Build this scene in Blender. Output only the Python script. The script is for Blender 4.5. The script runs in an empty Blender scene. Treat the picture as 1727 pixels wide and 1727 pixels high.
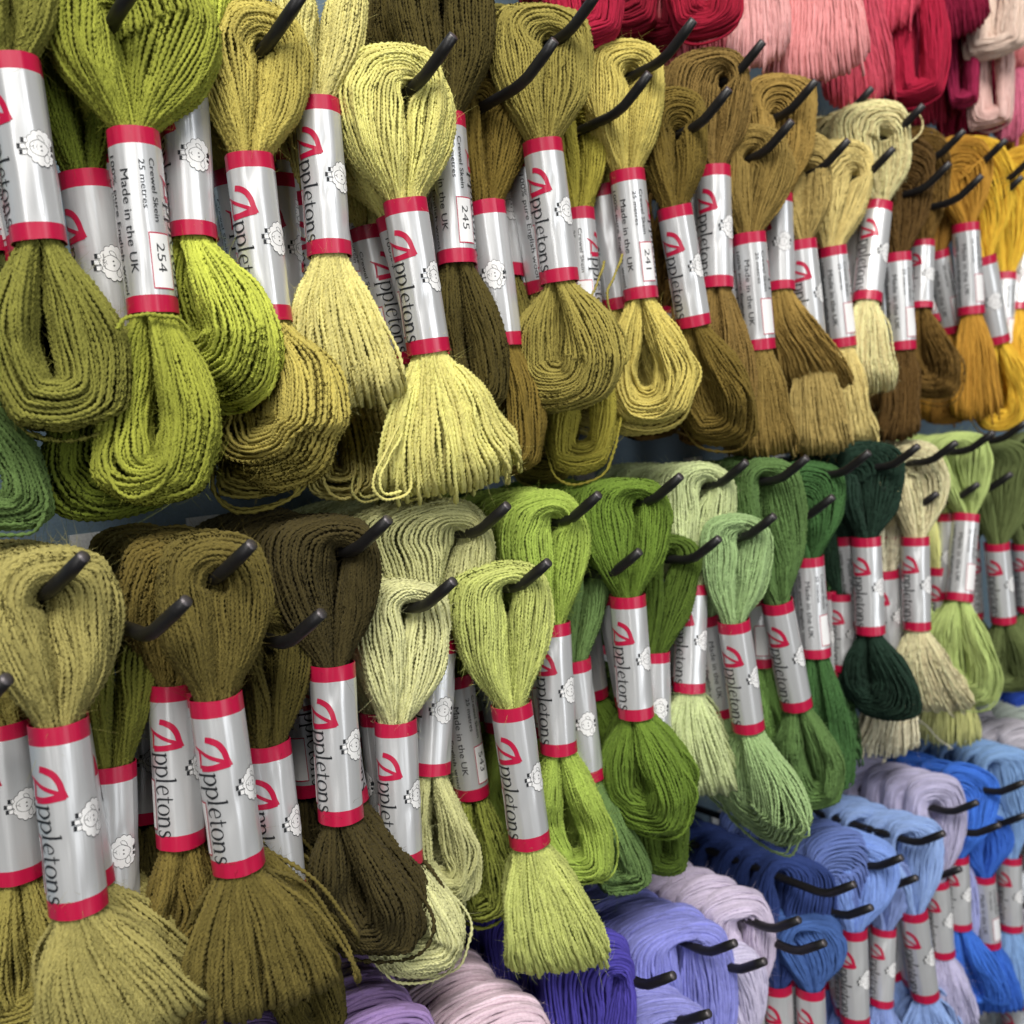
import bpy, math, random
import numpy as np

scene = bpy.context.scene
col = scene.collection
RNG = np.random.default_rng(11)
random.seed(11)

# ------------------------------------------------------------------ camera
F_PX, C_PX = 1600.0, 863.5                      # focal length / centre, in pixels of the 1727 px photograph
YAW, PITCH, ROLL = math.radians(37.0), math.radians(4.4), math.radians(5.2)
CAM_Z = 1.45
_fw = np.array([math.sin(YAW) * math.cos(PITCH), math.cos(YAW) * math.cos(PITCH), -math.sin(PITCH)])
_r0 = np.array([math.cos(YAW), -math.sin(YAW), 0.0])
_u0 = np.cross(_r0, _fw)
CR = _r0 * math.cos(ROLL) - _u0 * math.sin(ROLL)
CU = _u0 * math.cos(ROLL) + _r0 * math.sin(ROLL)
CF = _fw
CAM = np.array([0.0, 0.0, CAM_Z])
cam_data = bpy.data.cameras.new('camera')
cam = bpy.data.objects.new('camera', cam_data)
col.objects.link(cam)
from mathutils import Matrix, Vector
cam.matrix_world = Matrix(((CR[0], CU[0], -CF[0], 0.0), (CR[1], CU[1], -CF[1], 0.0),
                           (CR[2], CU[2], -CF[2], CAM_Z), (0, 0, 0, 1)))
cam_data.sensor_width = 36.0
cam_data.lens = 36.0 * F_PX / 1727.0
cam_data.clip_start = 0.01
cam_data.clip_end = 50.0
cam_data.dof.use_dof = True
cam_data.dof.focus_distance = 0.315
cam_data.dof.aperture_fstop = 14.0
scene.camera = cam

# ------------------------------------------------------------------ light of the shop
world = bpy.data.worlds.new('World')
scene.world = world
world.use_nodes = True
wb = world.node_tree.nodes['Background']
wb.inputs[0].default_value = (0.90, 0.95, 1.0, 1)
wb.inputs[1].default_value = 0.065

def area(name, loc, target, size, size_y, power, colour):
    d = bpy.data.lights.new(name, 'AREA')
    d.shape = 'RECTANGLE'
    d.size, d.size_y, d.energy, d.color = size, size_y, power, colour
    o = bpy.data.objects.new(name, d)
    col.objects.link(o)
    o.location = loc
    o.rotation_euler = (Vector(target) - Vector(loc)).to_track_quat('-Z', 'Y').to_euler()
    return o

area('ceiling_light_panel', (-0.30, -0.75, 2.75), (0.2, 0.30, 1.42), 0.8, 0.8, 43.0, (1.0, 0.96, 0.90))
area('shop_window_light', (0.55, -2.10, 1.55), (0.25, 0.30, 1.42), 0.42, 1.7, 17.0, (0.95, 0.975, 1.0))
area('added_left_fill', (-1.50, -1.30, 1.75), (0.25, 0.30, 1.42), 0.7, 1.5, 10.0, (1.0, 0.98, 0.95))  # broad fill added from the left for labels and wool, no known lamp
scene.view_settings.view_transform = 'Standard'
scene.view_settings.look = 'None'
scene.view_settings.exposure = 0.0
scene.view_settings.gamma = 1.0
scene.view_settings.use_curve_mapping = False
scene.cycles.max_bounces = 6
scene.cycles.diffuse_bounces = 4

# ------------------------------------------------------------------ pixel -> ray helpers
def ray(x, y):
    return CR * (x - C_PX) / F_PX - CU * (y - C_PX) / F_PX + CF

def at(x, y, Y):                                 # the point of plane Y behind a pixel of the photograph
    d = ray(x, y)
    return CAM + d * (Y / d[1])

def mpp(p):                                      # metres per photograph pixel at a point
    return float(np.dot(p - CAM, CF)) / F_PX

def unit(v):
    return v / np.linalg.norm(v)

def lin(c):
    c = np.asarray(c, float) / 255.0
    return np.where(c <= 0.04045, c / 12.92, ((c + 0.055) / 1.055) ** 2.4)

# ------------------------------------------------------------------ materials
def new_mat(name):
    m = bpy.data.materials.new(name)
    m.use_nodes = True
    return m, m.node_tree.nodes, m.node_tree.links, m.node_tree.nodes['Principled BSDF']

_yarn = {}
def yarn_mat(rgb):
    rgb = tuple(rgb)
    if rgb in _yarn:
        return _yarn[rgb]
    m, N, Lk, b = new_mat('dyed_wool')
    c = lin(rgb); c = c * 1.07 + 0.05 * float(np.dot(c, (0.25, 0.65, 0.10)))
    at_ = N.new('ShaderNodeAttribute'); at_.attribute_name = 'rnd'
    tc = N.new('ShaderNodeTexCoord')
    nz = N.new('ShaderNodeTexNoise'); nz.inputs['Scale'].default_value = 900.0; nz.inputs['Detail'].default_value = 4.0
    Lk.new(tc.outputs['Object'], nz.inputs['Vector'])
    add = N.new('ShaderNodeMath'); add.operation = 'MULTIPLY_ADD'
    Lk.new(at_.outputs['Fac'], add.inputs[0]); add.inputs[1].default_value = 0.40
    sc_ = N.new('ShaderNodeMath'); sc_.operation = 'MULTIPLY'; sc_.inputs[1].default_value = 0.70
    Lk.new(nz.outputs['Fac'], sc_.inputs[0]); Lk.new(sc_.outputs[0], add.inputs[2])
    mix = N.new('ShaderNodeMix'); mix.data_type = 'RGBA'
    lum = float(c.mean())
    dark = c * 0.66 + lum * 0.02
    light = np.minimum(c * 1.34 + lum * 0.06, 0.92)
    mix.inputs[6].default_value = (*dark, 1); mix.inputs[7].default_value = (*light, 1)
    Lk.new(add.outputs[0], mix.inputs[0])
    Lk.new(mix.outputs[2], b.inputs['Base Color'])
    b.inputs['Roughness'].default_value = 0.92
    b.inputs['Specular IOR Level'].default_value = 0.15
    b.inputs['Sheen Weight'].default_value = 0.30
    b.inputs['Sheen Roughness'].default_value = 0.45
    b.inputs['Sheen Tint'].default_value = (*np.minimum(c * 1.5 + 0.08, 1), 1)
    nb = N.new('ShaderNodeTexNoise'); nb.inputs['Scale'].default_value = 3200.0; nb.inputs['Detail'].default_value = 2.0
    Lk.new(tc.outputs['Object'], nb.inputs['Vector'])
    bp = N.new('ShaderNodeBump'); bp.inputs['Strength'].default_value = 0.9; bp.inputs['Distance'].default_value = 0.0004
    Lk.new(nb.outputs['Fac'], bp.inputs['Height']); Lk.new(bp.outputs[0], b.inputs['Normal'])
    _yarn[rgb] = m
    return m

def paper(name, base, rough, metal=0.0, spec=0.5, wear=0.0):
    m, N, Lk, b = new_mat(name)
    b.inputs['Base Color'].default_value = (*base, 1)
    b.inputs['Metallic'].default_value = metal
    b.inputs['Specular IOR Level'].default_value = spec
    tc = N.new('ShaderNodeTexCoord')
    mp = N.new('ShaderNodeMapping'); mp.inputs['Scale'].default_value = (700, 700, 40)
    Lk.new(tc.outputs['Object'], mp.inputs['Vector'])
    nz = N.new('ShaderNodeTexNoise'); nz.inputs['Scale'].default_value = 1.0; nz.inputs['Detail'].default_value = 3.0
    Lk.new(mp.outputs[0], nz.inputs['Vector'])
    mr = N.new('ShaderNodeMapRange')
    mr.inputs['To Min'].default_value = rough - 0.10; mr.inputs['To Max'].default_value = rough + 0.14
    Lk.new(nz.outputs['Fac'], mr.inputs['Value']); Lk.new(mr.outputs[0], b.inputs['Roughness'])
    bp = N.new('ShaderNodeBump'); bp.inputs['Strength'].default_value = 0.16; bp.inputs['Distance'].default_value = 0.0006
    Lk.new(nz.outputs['Fac'], bp.inputs['Height']); Lk.new(bp.outputs[0], b.inputs['Normal'])
    return m

M_SILVER = paper('silver_paper', (0.68, 0.69, 0.70), 0.32, metal=0.50)
M_RED = paper('crimson_print', (0.45, 0.006, 0.048), 0.33, spec=0.6)
M_BLACK = paper('black_print', (0.020, 0.022, 0.026), 0.45, spec=0.3)
M_WHITE = paper('white_print', (0.80, 0.80, 0.80), 0.5, spec=0.3)

def metal_black(name, base, rough, metal):
    m, N, Lk, b = new_mat(name)
    nz = N.new('ShaderNodeTexNoise'); nz.inputs['Scale'].default_value = 900.0; nz.inputs['Detail'].default_value = 4.0
    tc = N.new('ShaderNodeTexCoord'); Lk.new(tc.outputs['Object'], nz.inputs['Vector'])
    mix = N.new('ShaderNodeMix'); mix.data_type = 'RGBA'
    mix.inputs[6].default_value = (*[c * 0.7 for c in base], 1); mix.inputs[7].default_value = (*[c * 1.4 for c in base], 1)
    Lk.new(nz.outputs['Fac'], mix.inputs[0]); Lk.new(mix.outputs[2], b.inputs['Base Color'])
    b.inputs['Roughness'].default_value = rough; b.inputs['Metallic'].default_value = metal
    bp = N.new('ShaderNodeBump'); bp.inputs['Strength'].default_value = 0.25; bp.inputs['Distance'].default_value = 0.0003
    Lk.new(nz.outputs['Fac'], bp.inputs['Height']); Lk.new(bp.outputs[0], b.inputs['Normal'])
    return m
M_HOOK = metal_black('black_coated_steel', (0.010, 0.0095, 0.010), 0.42, 0.0)
M_TIP = metal_black('cut_steel_end', (0.10, 0.09, 0.095), 0.45, 0.6)
M_PANEL = metal_black('shade_darkened_blue_paint', (0.10, 0.15, 0.19), 0.55, 0.0)  # pale blue paint, base darkened to put deep shade into the gaps
M_PLATE = metal_black('white_hook_plate', (0.62, 0.63, 0.62), 0.5, 0.0)

# ------------------------------------------------------------------ mesh helpers
def quick_mesh(name, V, quads=None, tris=None, mats=(), qmat=None, tmat=None, smooth=True, rnd=None):
    me = bpy.data.meshes.new(name)
    V = np.ascontiguousarray(V, dtype=np.float32)
    nq = 0 if quads is None else len(quads); nt = 0 if tris is None else len(tris)
    me.vertices.add(len(V)); me.vertices.foreach_set('co', V.ravel())
    idx = []
    if nq: idx.append(np.asarray(quads, np.int32).ravel())
    if nt: idx.append(np.asarray(tris, np.int32).ravel())
    idx = np.concatenate(idx)
    me.loops.add(len(idx)); me.loops.foreach_set('vertex_index', idx)
    me.polygons.add(nq + nt)
    starts = np.concatenate([np.arange(nq) * 4, nq * 4 + np.arange(nt) * 3]).astype(np.int32)
    me.polygons.foreach_set('loop_start', starts)
    me.polygons.foreach_set('use_smooth', np.full(nq + nt, smooth))
    mi = np.zeros(nq + nt, np.int32)
    if qmat is not None and nq: mi[:nq] = qmat
    if tmat is not None and nt: mi[nq:] = tmat
    me.polygons.foreach_set('material_index', mi)
    for m in mats: me.materials.append(m)
    if rnd is not None:
        a = me.attributes.new('rnd', 'FLOAT', 'POINT')
        a.data.foreach_set('value', np.ascontiguousarray(rnd, np.float32))
    me.update(calc_edges=True)
    return me

def link(name, me, parent=None, loc=None, mw=None):
    o = bpy.data.objects.new(name, me)
    col.objects.link(o)
    if parent is not None: o.parent = parent
    if loc is not None: o.location = loc
    if mw is not None: o.matrix_basis = mw
    return o

def tag(o, label=None, category=None, group=None, kind=None):
    if label: o['label'] = label
    if category: o['category'] = category
    if group: o['group'] = group
    if kind: o['kind'] = kind
    return o

def cr_weights(C, u):
    """Catmull-Rom weights (len(u), C) for parameters u in [0, C-1]."""
    W = np.zeros((len(u), C))
    i = np.clip(np.floor(u).astype(int), 0, C - 2); t = u - i
    b = [-.5 * t + t**2 - .5 * t**3, 1 - 2.5 * t**2 + 1.5 * t**3, .5 * t + 2 * t**2 - 1.5 * t**3, -.5 * t**2 + .5 * t**3]
    for k in range(4):
        np.add.at(W, (np.arange(len(u)), np.clip(i - 1 + k, 0, C - 1)), b[k])
    return W

def sweep(ctrl, ref, r0, step, ply, rng, taper=None):
    """Wool strands along control points (M, C, 3): tubes of two plies twisted round each other. -> V, quads, rnd, centre lines"""
    M, C, _ = ctrl.shape
    u = np.linspace(0, C - 1, 200)
    P = np.einsum('kc,mcd->mkd', cr_weights(C, u), ctrl)
    seg = np.linalg.norm(np.diff(P, axis=1), axis=2).mean(0)
    s = np.concatenate([[0], np.cumsum(seg)])
    K = max(10, int(s[-1] / step))
    us = np.interp(np.linspace(0, s[-1], K), s, u)
    P = np.einsum('kc,mcd->mkd', cr_weights(C, us), ctrl)
    L = s[-1]
    S = np.linspace(0, L, K)
    # small waviness of each strand
    for lam, amp in ((0.055, 0.00028), (0.023, 0.00015), (0.008, 0.00007)):
        ph = rng.uniform(0, 2 * math.pi, (M, 3)); dirv = rng.normal(0, amp, (M, 3))
        P = P + np.sin(2 * math.pi * S[None, :, None] / lam + ph[:, None, :]) * dirv[:, None, :]
    T = np.gradient(P, axis=1); T /= np.linalg.norm(T, axis=2, keepdims=True) + 1e-12
    Nn = ref[None, None, :] - T * (T @ ref)[:, :, None]
    Nn /= np.linalg.norm(Nn, axis=2, keepdims=True) + 1e-9
    B = np.cross(T, Nn)
    n = 4 if ply else 5
    th = np.arange(n) * 2 * math.pi / n
    rr = r0 * rng.uniform(0.86, 1.14, (M, 1, 1)) * (1 + 0.12 * np.sin(2 * math.pi * S[None, :, None] / 0.013 + rng.uniform(0, 6.28, (M, 1, 1))) + 0.08 * np.sin(2 * math.pi * S[None, :, None] / 0.0057 + rng.uniform(0, 6.28, (M, 1, 1))))
    if ply:
        phase = 2 * math.pi * S / 0.0032
        ph = phase[None, :] * rng.uniform(0.78, 1.25, (M, 1)) + rng.uniform(0, 6.28, (M, 1))
        ang = th[None, None, :] + ph[:, :, None]
        r = rr * (0.88 + 0.31 * np.cos(2 * th))[None, None, :] * np.ones((M, K, 1))
    else:
        ang = th[None, None, :] * np.ones((M, K, 1))
        r = rr * np.ones((M, K, n))
    V = P[:, :, None, :] + (np.cos(ang) * r)[..., None] * Nn[:, :, None, :] + (np.sin(ang) * r)[..., None] * B[:, :, None, :]
    base = (np.arange(M) * K * n)[:, None, None]; k = (np.arange(K - 1) * n)[None, :, None]; j = np.arange(n)[None, None, :]
    j2 = (j + 1) % n
    Q = np.stack([base + k + j, base + k + n + j, base + k + n + j2, base + k + j2], -1).reshape(-1, 4)
    rnd = np.repeat(rng.uniform(0, 1, M), K * n)
    return V.reshape(-1, 3), Q, rnd, P

def fuzz(P, count, rng, r0, hair=0.000040):
    """Loose fibres standing off the strands."""
    M, K, _ = P.shape
    mi = rng.integers(0, M, count); ki = rng.integers(2, K - 2, count)
    p = P[mi, ki]
    tang = P[mi, ki + 1] - P[mi, ki - 1]; tang /= np.linalg.norm(tang, axis=1, keepdims=True) + 1e-9
    out = rng.normal(0, 1, (count, 3)); out -= tang * (out * tang).sum(1, keepdims=True)
    out /= np.linalg.norm(out, axis=1, keepdims=True) + 1e-9
    ln = (0.0009 + 0.0034 * rng.random(count) ** 2.0)[:, None]
    d1 = out * 0.8 + tang * rng.normal(0, 0.7, (count, 1)); d2 = d1 * 0.5 + rng.normal(0, 1.1, (count, 3))
    c = np.stack([p + out * r0 * 0.6, p + out * r0 * 0.9 + d1 * ln * 0.4, p + d1 * ln * 0.65 + d2 * ln * 0.25, p + d1 * ln * 0.6 + d2 * ln * 0.7], 1)
    V = np.zeros((count, 4, 3, 3))
    for j in range(3):
        a = j * 2.094
        o = np.array([math.cos(a), math.sin(a) * 0.7, math.sin(a) * 0.7]) * hair
        V[:, :, j, :] = c + o
    V[:, 3, :, :] = c[:, 3, None, :] + (V[:, 3] - c[:, 3, None, :]) * 0.3
    base = (np.arange(count) * 12)[:, None, None]; k = (np.arange(3) * 3)[None, :, None]; j = np.arange(3)[None, None, :]; j2 = (j + 1) % 3
    Q = np.stack([base + k + j, base + k + 3 + j, base + k + 3 + j2, base + k + j2], -1).reshape(-1, 4)
    return V.reshape(-1, 3), Q, np.full(count * 12, 0.9)
# ------------------------------------------------------------------ the paper label round a skein, with its printing
LAB_L, LAB_R, SEAM = 0.052, 0.0073, math.radians(150)
VAR = [1.0, 2.0, 0.6, [(1.2, .012, .5, .006, .00035)]]     # phases and dents of the paper being made

def lab_r(th, z=0.0):
    dent = 0.0
    for t0, z0, wt, wz, dp in VAR[3]:
        dt = (th - t0 + math.pi) % (2 * math.pi) - math.pi
        dent = dent + dp * np.exp(-(dt / wt) ** 2 - ((z - z0 - .012 * dt) / wz) ** 2)
    return (LAB_R * (1 + 0.008 * np.sin(9 * th + VAR[0]) + 0.003 * np.sin(15 * th + VAR[1] + 60 * z) + 0.014 * np.sin(2 * th + VAR[2]) + 0.008 * np.sin(3 * th + VAR[1]))
            - dent + 0.00022 * (((th - SEAM) % (2 * math.pi)) / (2 * math.pi)))

def lab_pt(deg, mm, lift=0.0):                   # degrees round from the lettering's base line, millimetres down from the top edge
    th = np.radians(np.asarray(deg, float)); z = LAB_L / 2 - np.asarray(mm, float) / 1000.0
    r = lab_r(th, z) + lift
    return np.stack([r * np.cos(th), r * np.sin(th), z], -1)

class Print:
    def __init__(self):
        self.V, self.Q, self.T, self.qm, self.tm, self.n, self.k = [], [], [], [], [], 0, 0
    def lift(self, extra=0.0):
        self.k += 1
        return 0.00013 + extra + 0.0000006 * self.k
    def add(self, V, Q=None, T=None, mat=0):
        if Q is not None and len(Q): self.Q.append(np.asarray(Q) + self.n); self.qm += [mat] * len(Q)
        if T is not None and len(T): self.T.append(np.asarray(T) + self.n); self.tm += [mat] * len(T)
        self.V.append(V); self.n += len(V)
    def grid(self, deg, mm, mat, extra=0.0):
        D, Z = np.meshgrid(deg, mm, indexing='ij')
        V = lab_pt(D.ravel(), Z.ravel(), self.lift(extra)); a, b = len(deg), len(mm)
        i, j = np.meshgrid(np.arange(a - 1), np.arange(b - 1), indexing='ij'); q = (i * b + j).ravel()
        self.add(V, np.stack([q, q + 1, q + b + 1, q + b], 1), mat=mat)
    def stroke(self, pts, w, f, mat, sub=5, extra=0.0):
        """Pen stroke through 2D points with a width at each; f maps the drawing to (deg, mm)."""
        pts = np.asarray(pts, float); w = np.broadcast_to(np.asarray(w, float), (len(pts),))
        u = np.linspace(0, len(pts) - 1, (len(pts) - 1) * sub + 1); Wt = cr_weights(len(pts), u)
        p, ww = Wt @ pts, np.abs(Wt @ w)
        t = np.gradient(p, axis=0); t /= np.linalg.norm(t, axis=1, keepdims=True) + 1e-9
        n = np.stack([-t[:, 1], t[:, 0]], 1)
        rows = [p + n * ww[:, None] * s for s in (-.5, -.17, .17, .5)]
        P2 = np.stack(rows, 1).reshape(-1, 2)
        d, m = f(P2[:, 0], P2[:, 1])
        V = lab_pt(d, m, self.lift(extra)); K = len(p)
        q = (np.arange(K - 1)[:, None] * 4 + np.arange(3)[None, :]).ravel()
        self.add(V, np.stack([q, q + 1, q + 5, q + 4], 1), mat=mat)
    def blob(self, pts, f, mat, extra=0.0):
        """Filled star-shaped outline."""
        pts = np.asarray(pts, float); c = pts.mean(0); n = len(pts)
        rings = [c + (pts - c) * s for s in (0.34, 0.67, 1.0)]
        P2 = np.concatenate([[c]] + rings); d, m = f(P2[:, 0], P2[:, 1]); V = lab_pt(d, m, self.lift(extra))
        i = np.arange(n); i2 = (i + 1) % n
        T = np.stack([np.zeros(n, int), 1 + i, 1 + i2], 1)
        Q = np.concatenate([np.stack([1 + r * n + i, 1 + (r + 1) * n + i, 1 + (r + 1) * n + i2, 1 + r * n + i2], 1) for r in range(2)])
        self.add(V, Q, T, mat)

DEG = 180 / math.pi / (LAB_R * 1000)             # degrees per millimetre round the label

def text_tris(s, bold=0.0):
    cu = bpy.data.curves.new('t', 'FONT'); cu.body = s; cu.size = 1.0; cu.resolution_u = 3; cu.offset = bold
    ob = bpy.data.objects.new('t', cu); col.objects.link(ob)
    dg = bpy.context.evaluated_depsgraph_get()
    me = ob.evaluated_get(dg).to_mesh()
    me.calc_loop_triangles()
    V = np.array([v.co[:2] for v in me.vertices]); T = np.array([t.vertices[:] for t in me.loop_triangles])
    ob.evaluated_get(dg).to_mesh_clear()
    bpy.data.objects.remove(ob); bpy.data.curves.remove(cu)
    return V, T

def put_text(pr, s, deg0, mm0, mm1, cap_mm, mat, bold=0.0, extra=0.0):
    V, T = text_tris(s, bold)
    for _ in range(2 if extra else 1):           # small triangles follow the curve of the paper
        n = len(V); A, B, C = V[T[:, 0]], V[T[:, 1]], V[T[:, 2]]; k = len(T)
        V = np.concatenate([V, (A + B) / 2, (B + C) / 2, (C + A) / 2]); i = np.arange(k) + n
        T = np.concatenate([np.stack(t, 1) for t in ((T[:, 0], i, i + 2 * k), (i, T[:, 1], i + k), (i + 2 * k, i + k, T[:, 2]), (i, i + k, i + 2 * k))])
    x0, x1 = V[:, 0].min(), V[:, 0].max(); cap = 0.70
    mm = mm0 + (V[:, 0] - x0) / (x1 - x0) * (mm1 - mm0); deg = deg0 + V[:, 1] / cap * cap_mm * DEG
    pr.add(lab_pt(deg, mm, pr.lift(extra)), None, T, mat)

def letters(pr):
    """The seven serif letters after the big initial; x runs down the label, y across it (x-height 1)."""
    XH = 4.1; st = .17
    def ser(x, y, w=.36): return ([(x - w / 2, y), (x + w / 2, y)], .055)
    def bowl_p(x): return [([(x + .14, .72), (x + .34, .96), (x + .62, .93), (x + .80, .50), (x + .60, .06), (x + .34, .03), (x + .14, .20)], [.05, .07, .12, .19, .12, .07, .05])]
    G = {
        'p': (.98, lambda x: [([(x + .12, 1.02), (x + .12, -.48)], st), ser(x + .12, -.48), ([(x - .06, .92), (x + .12, 1.0)], .06)] + bowl_p(x)),
        'l': (.52, lambda x: [([(x + .18, 1.62), (x + .18, .02)], st), ser(x + .18, .025), ([(x, 1.52), (x + .18, 1.60)], .06)]),
        'e': (.90, lambda x: [([(x + .12, .56), (x + .72, .60)], .06), ([(x + .72, .60), (x + .64, .90), (x + .40, .99), (x + .15, .76), (x + .10, .42), (x + .26, .08), (x + .50, .01), (x + .76, .22)], [.06, .10, .06, .13, .18, .12, .10, .05])]),
        't': (.60, lambda x: [([(x + .22, 1.30), (x + .22, .28), (x + .32, .04), (x + .54, .10)], [.10, .17, .13, .05]), ([(x + .0, .96), (x + .52, .96)], .07)]),
        'o': (.98, lambda x: [([(x + .46 + .38 * math.cos(a), .5 + .48 * math.sin(a)) for a in np.linspace(0, 2 * math.pi, 13)], [.12 + .065 * math.cos(2 * a) for a in np.linspace(0, 2 * math.pi, 13)])]),
        'n': (1.04, lambda x: [([(x + .16, .98), (x + .16, .02)], st), ser(x + .16, .025), ([(x, .90), (x + .16, .98)], .06), ([(x + .18, .70), (x + .42, .95), (x + .68, .86), (x + .76, .55), (x + .76, .02)], [.05, .10, .15, .17, .17]), ser(x + .76, .025)]),
        's': (.72, lambda x: [([(x + .58, .80), (x + .42, .97), (x + .18, .88), (x + .18, .66), (x + .42, .50), (x + .58, .30), (x + .44, .04), (x + .20, .03), (x + .08, .24)], [.06, .07, .12, .13, .17, .14, .09, .07, .06])]),
    }
    total = sum(G[c][0] for c in 'ppletons'); k = 27.0 / (total * XH); x = 0.0
    f = lambda X, Y: (Y * XH * DEG, 20.9 + X * XH * k)
    for c in 'ppletons':
        adv, g = G[c]
        for pts, w in g(x): pr.stroke(pts, w, f, 2, sub=4)
        x += adv

def big_initial(pr):
    f = lambda X, Y: ((Y * 9.9 - 1.1) * DEG, 10.7 + X * 9.1)
    pr.stroke([(.02, .36), (.06, .52), (.20, .72), (.44, .85), (.70, .91), (.93, .98)], [.19, .20, .19, .17, .16, .15], f, 1, 6)
    pr.stroke([(.955, .10), (.945, .40), (.90, .70), (.84, .96)], [.21, .19, .21, .25], f, 1, 6)
    pr.stroke([(.25, -.06), (.39, .13), (.56, .40), (.70, .68), (.80, .88)], [.03, .09, .12, .12, .14], f, 1, 6)
    pr.stroke([(.37, .10), (.65, .10), (.96, .06)], [.07, .065, .05], f, 1, 5)

def sheep(pr):
    """The printed emblem: a white fluffy outline drawing with three black-toed legs."""
    f = lambda X, Y: ((14.9 + Y * 1.0) * DEG, 26.6 + X * 1.0)      # X down the label, Y across, millimetres
    for (x, y) in ((-2.1, -4.6), (-0.4, -5.7), (1.25, -5.3)):      # legs
        pr.stroke([(x, y), (x + .15, y + 3.4)], 1.38, f, 2, 3, 0.000006)
        pr.stroke([(x + .06, y + .85), (x + .15, y + 3.4)], 1.16, f, 3, 3, 0.000012)
    a = np.linspace(0, 2 * math.pi, 120, endpoint=False)
    sc = np.abs(np.sin(a * 6.5)) ** 0.7
    body = np.stack([(4.55 + .62 * sc) * np.cos(a), .55 + (3.45 + .60 * sc) * np.sin(a)], 1)
    cb = body.mean(0)
    pr.blob(cb + (body - cb) * 1.035, f, 2, 0.000018)
    pr.blob(body * 1.0, f, 3, 0.000024)
    e = 0.000034
    face = [(-1.9, -1.4), (-1.2, -2.3), (.2, -2.5), (1.5, -1.9), (2.2, -.5), (2.1, 1.0), (1.2, 1.9), (.0, 2.5), (-1.0, 2.0), (-1.9, .9), (-2.3, -.3), (-1.9, -1.4)]
    pr.stroke(face, .15, f, 2, 4, e)
    pr.stroke([(-1.6, 1.5), (-2.8, 1.2), (-3.5, .3), (-3.2, -.4), (-2.3, .1), (-1.4, 1.7)], .14, f, 2, 4, e)
    pr.stroke([(1.4, 1.7), (2.4, .9), (3.5, .9), (4.0, 1.6), (3.3, 2.3), (2.2, 2.2), (1.3, 1.9)], .14, f, 2, 4, e)
    pr.stroke([(-.3, -2.4), (-.2, -1.75)], .14, f, 2, 2, e)
    pr.stroke([(-.75, -1.5), (-.2, -1.8), (.35, -1.4)], .13, f, 2, 3, e)
    for x in (-.55, .65):
        pr.stroke([(x, .15), (x + .05, .62)], .42, f, 2, 3, e)

_labels = {}
def label_mesh(number='', variant=0):
    key = (number, variant)
    if key in _labels: return _labels[key]
    vr = np.random.default_rng(50 + variant)
    VAR[:] = [vr.uniform(0, 6), vr.uniform(0, 6), vr.uniform(0, 6),
              [(vr.uniform(-3, 3), vr.uniform(-.024, .024), vr.uniform(.25, .7), vr.uniform(.003, .008), vr.uniform(.00012, .00045)) for _ in range(7)]]
    na = 150
    th = SEAM + np.linspace(0, 2 * math.pi * 0.9999, na + 1)
    mm = np.array([0, 0.2, 1.5, 3, 4.9] + list(np.arange(6.5, 46.6, 1.35)) + [47.2, 48.7, 50.3, 51.8, 52.0])
    pr = Print()
    D, Z = np.meshgrid(th, mm, indexing='ij')
    r = lab_r(D - 1e-9, LAB_L / 2 - Z / 1000)
    V = np.stack([r * np.cos(D), r * np.sin(D), LAB_L / 2 - Z / 1000], -1)
    wob = 0.00012 * np.sin(3 * D + 1.3)          # paper edges are not cut quite square
    V[:, 0, 2] += wob[:, 0]; V[:, -1, 2] += wob[:, -1]
    b = len(mm)
    i, j = np.meshgrid(np.arange(na), np.arange(b - 1), indexing='ij'); q = (i * b + j).ravel(); jj = j.ravel()
    mats = np.where((jj < 4) | (jj >= len(mm) - 5), 1, 0)
    pr.V.append(V.reshape(-1, 3)); pr.Q.append(np.stack([q, q + 1, q + b + 1, q + b], 1)); pr.qm += list(mats); pr.n = (na + 1) * b
    for row in (0, b - 1):                       # thickness of the paper at both ends
        o = V[:, row]; inn = o * np.array([0.955, 0.955, 1.0]); n1 = na + 1
        k = np.arange(na)
        Q = np.stack([k, k + 1, k + 1 + n1, k + n1], 1)
        pr.add(np.concatenate([o, inn]), Q if row else Q[:, ::-1], mat=1)
    big_initial(pr); letters(pr); sheep(pr)
    put_text(pr, '100% pure English wool', -134, 7.6, 46.4, 1.75, 2, 0.003)
    put_text(pr, 'Made in the UK', -104, 12.0, 41.0, 2.35, 2)
    put_text(pr, '25 metres', -62, 9.4, 23.0, 1.55, 2)
    put_text(pr, 'Crewel Skein', -40, 8.8, 26.6, 1.5, 2)
    pr.grid(np.linspace(-58, -7, 14), np.linspace(29.6, 45.6, 14), 1)
    pr.grid(np.linspace(-56, -9, 14), np.linspace(30.0, 45.2, 14), 3, 0.00001)
    if number: put_text(pr, number, -43, 32.6, 40.8, 2.6, 2, 0.0, 0.00003)
    pr.V = [np.asarray(v) for v in pr.V]
    me = quick_mesh('paper_label', np.concatenate(pr.V), np.concatenate(pr.Q), np.concatenate(pr.T) if pr.T else None,
                    (M_SILVER, M_RED, M_BLACK, M_WHITE), np.array(pr.qm), np.array(pr.tm))
    _labels[key] = me
    return me

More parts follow.
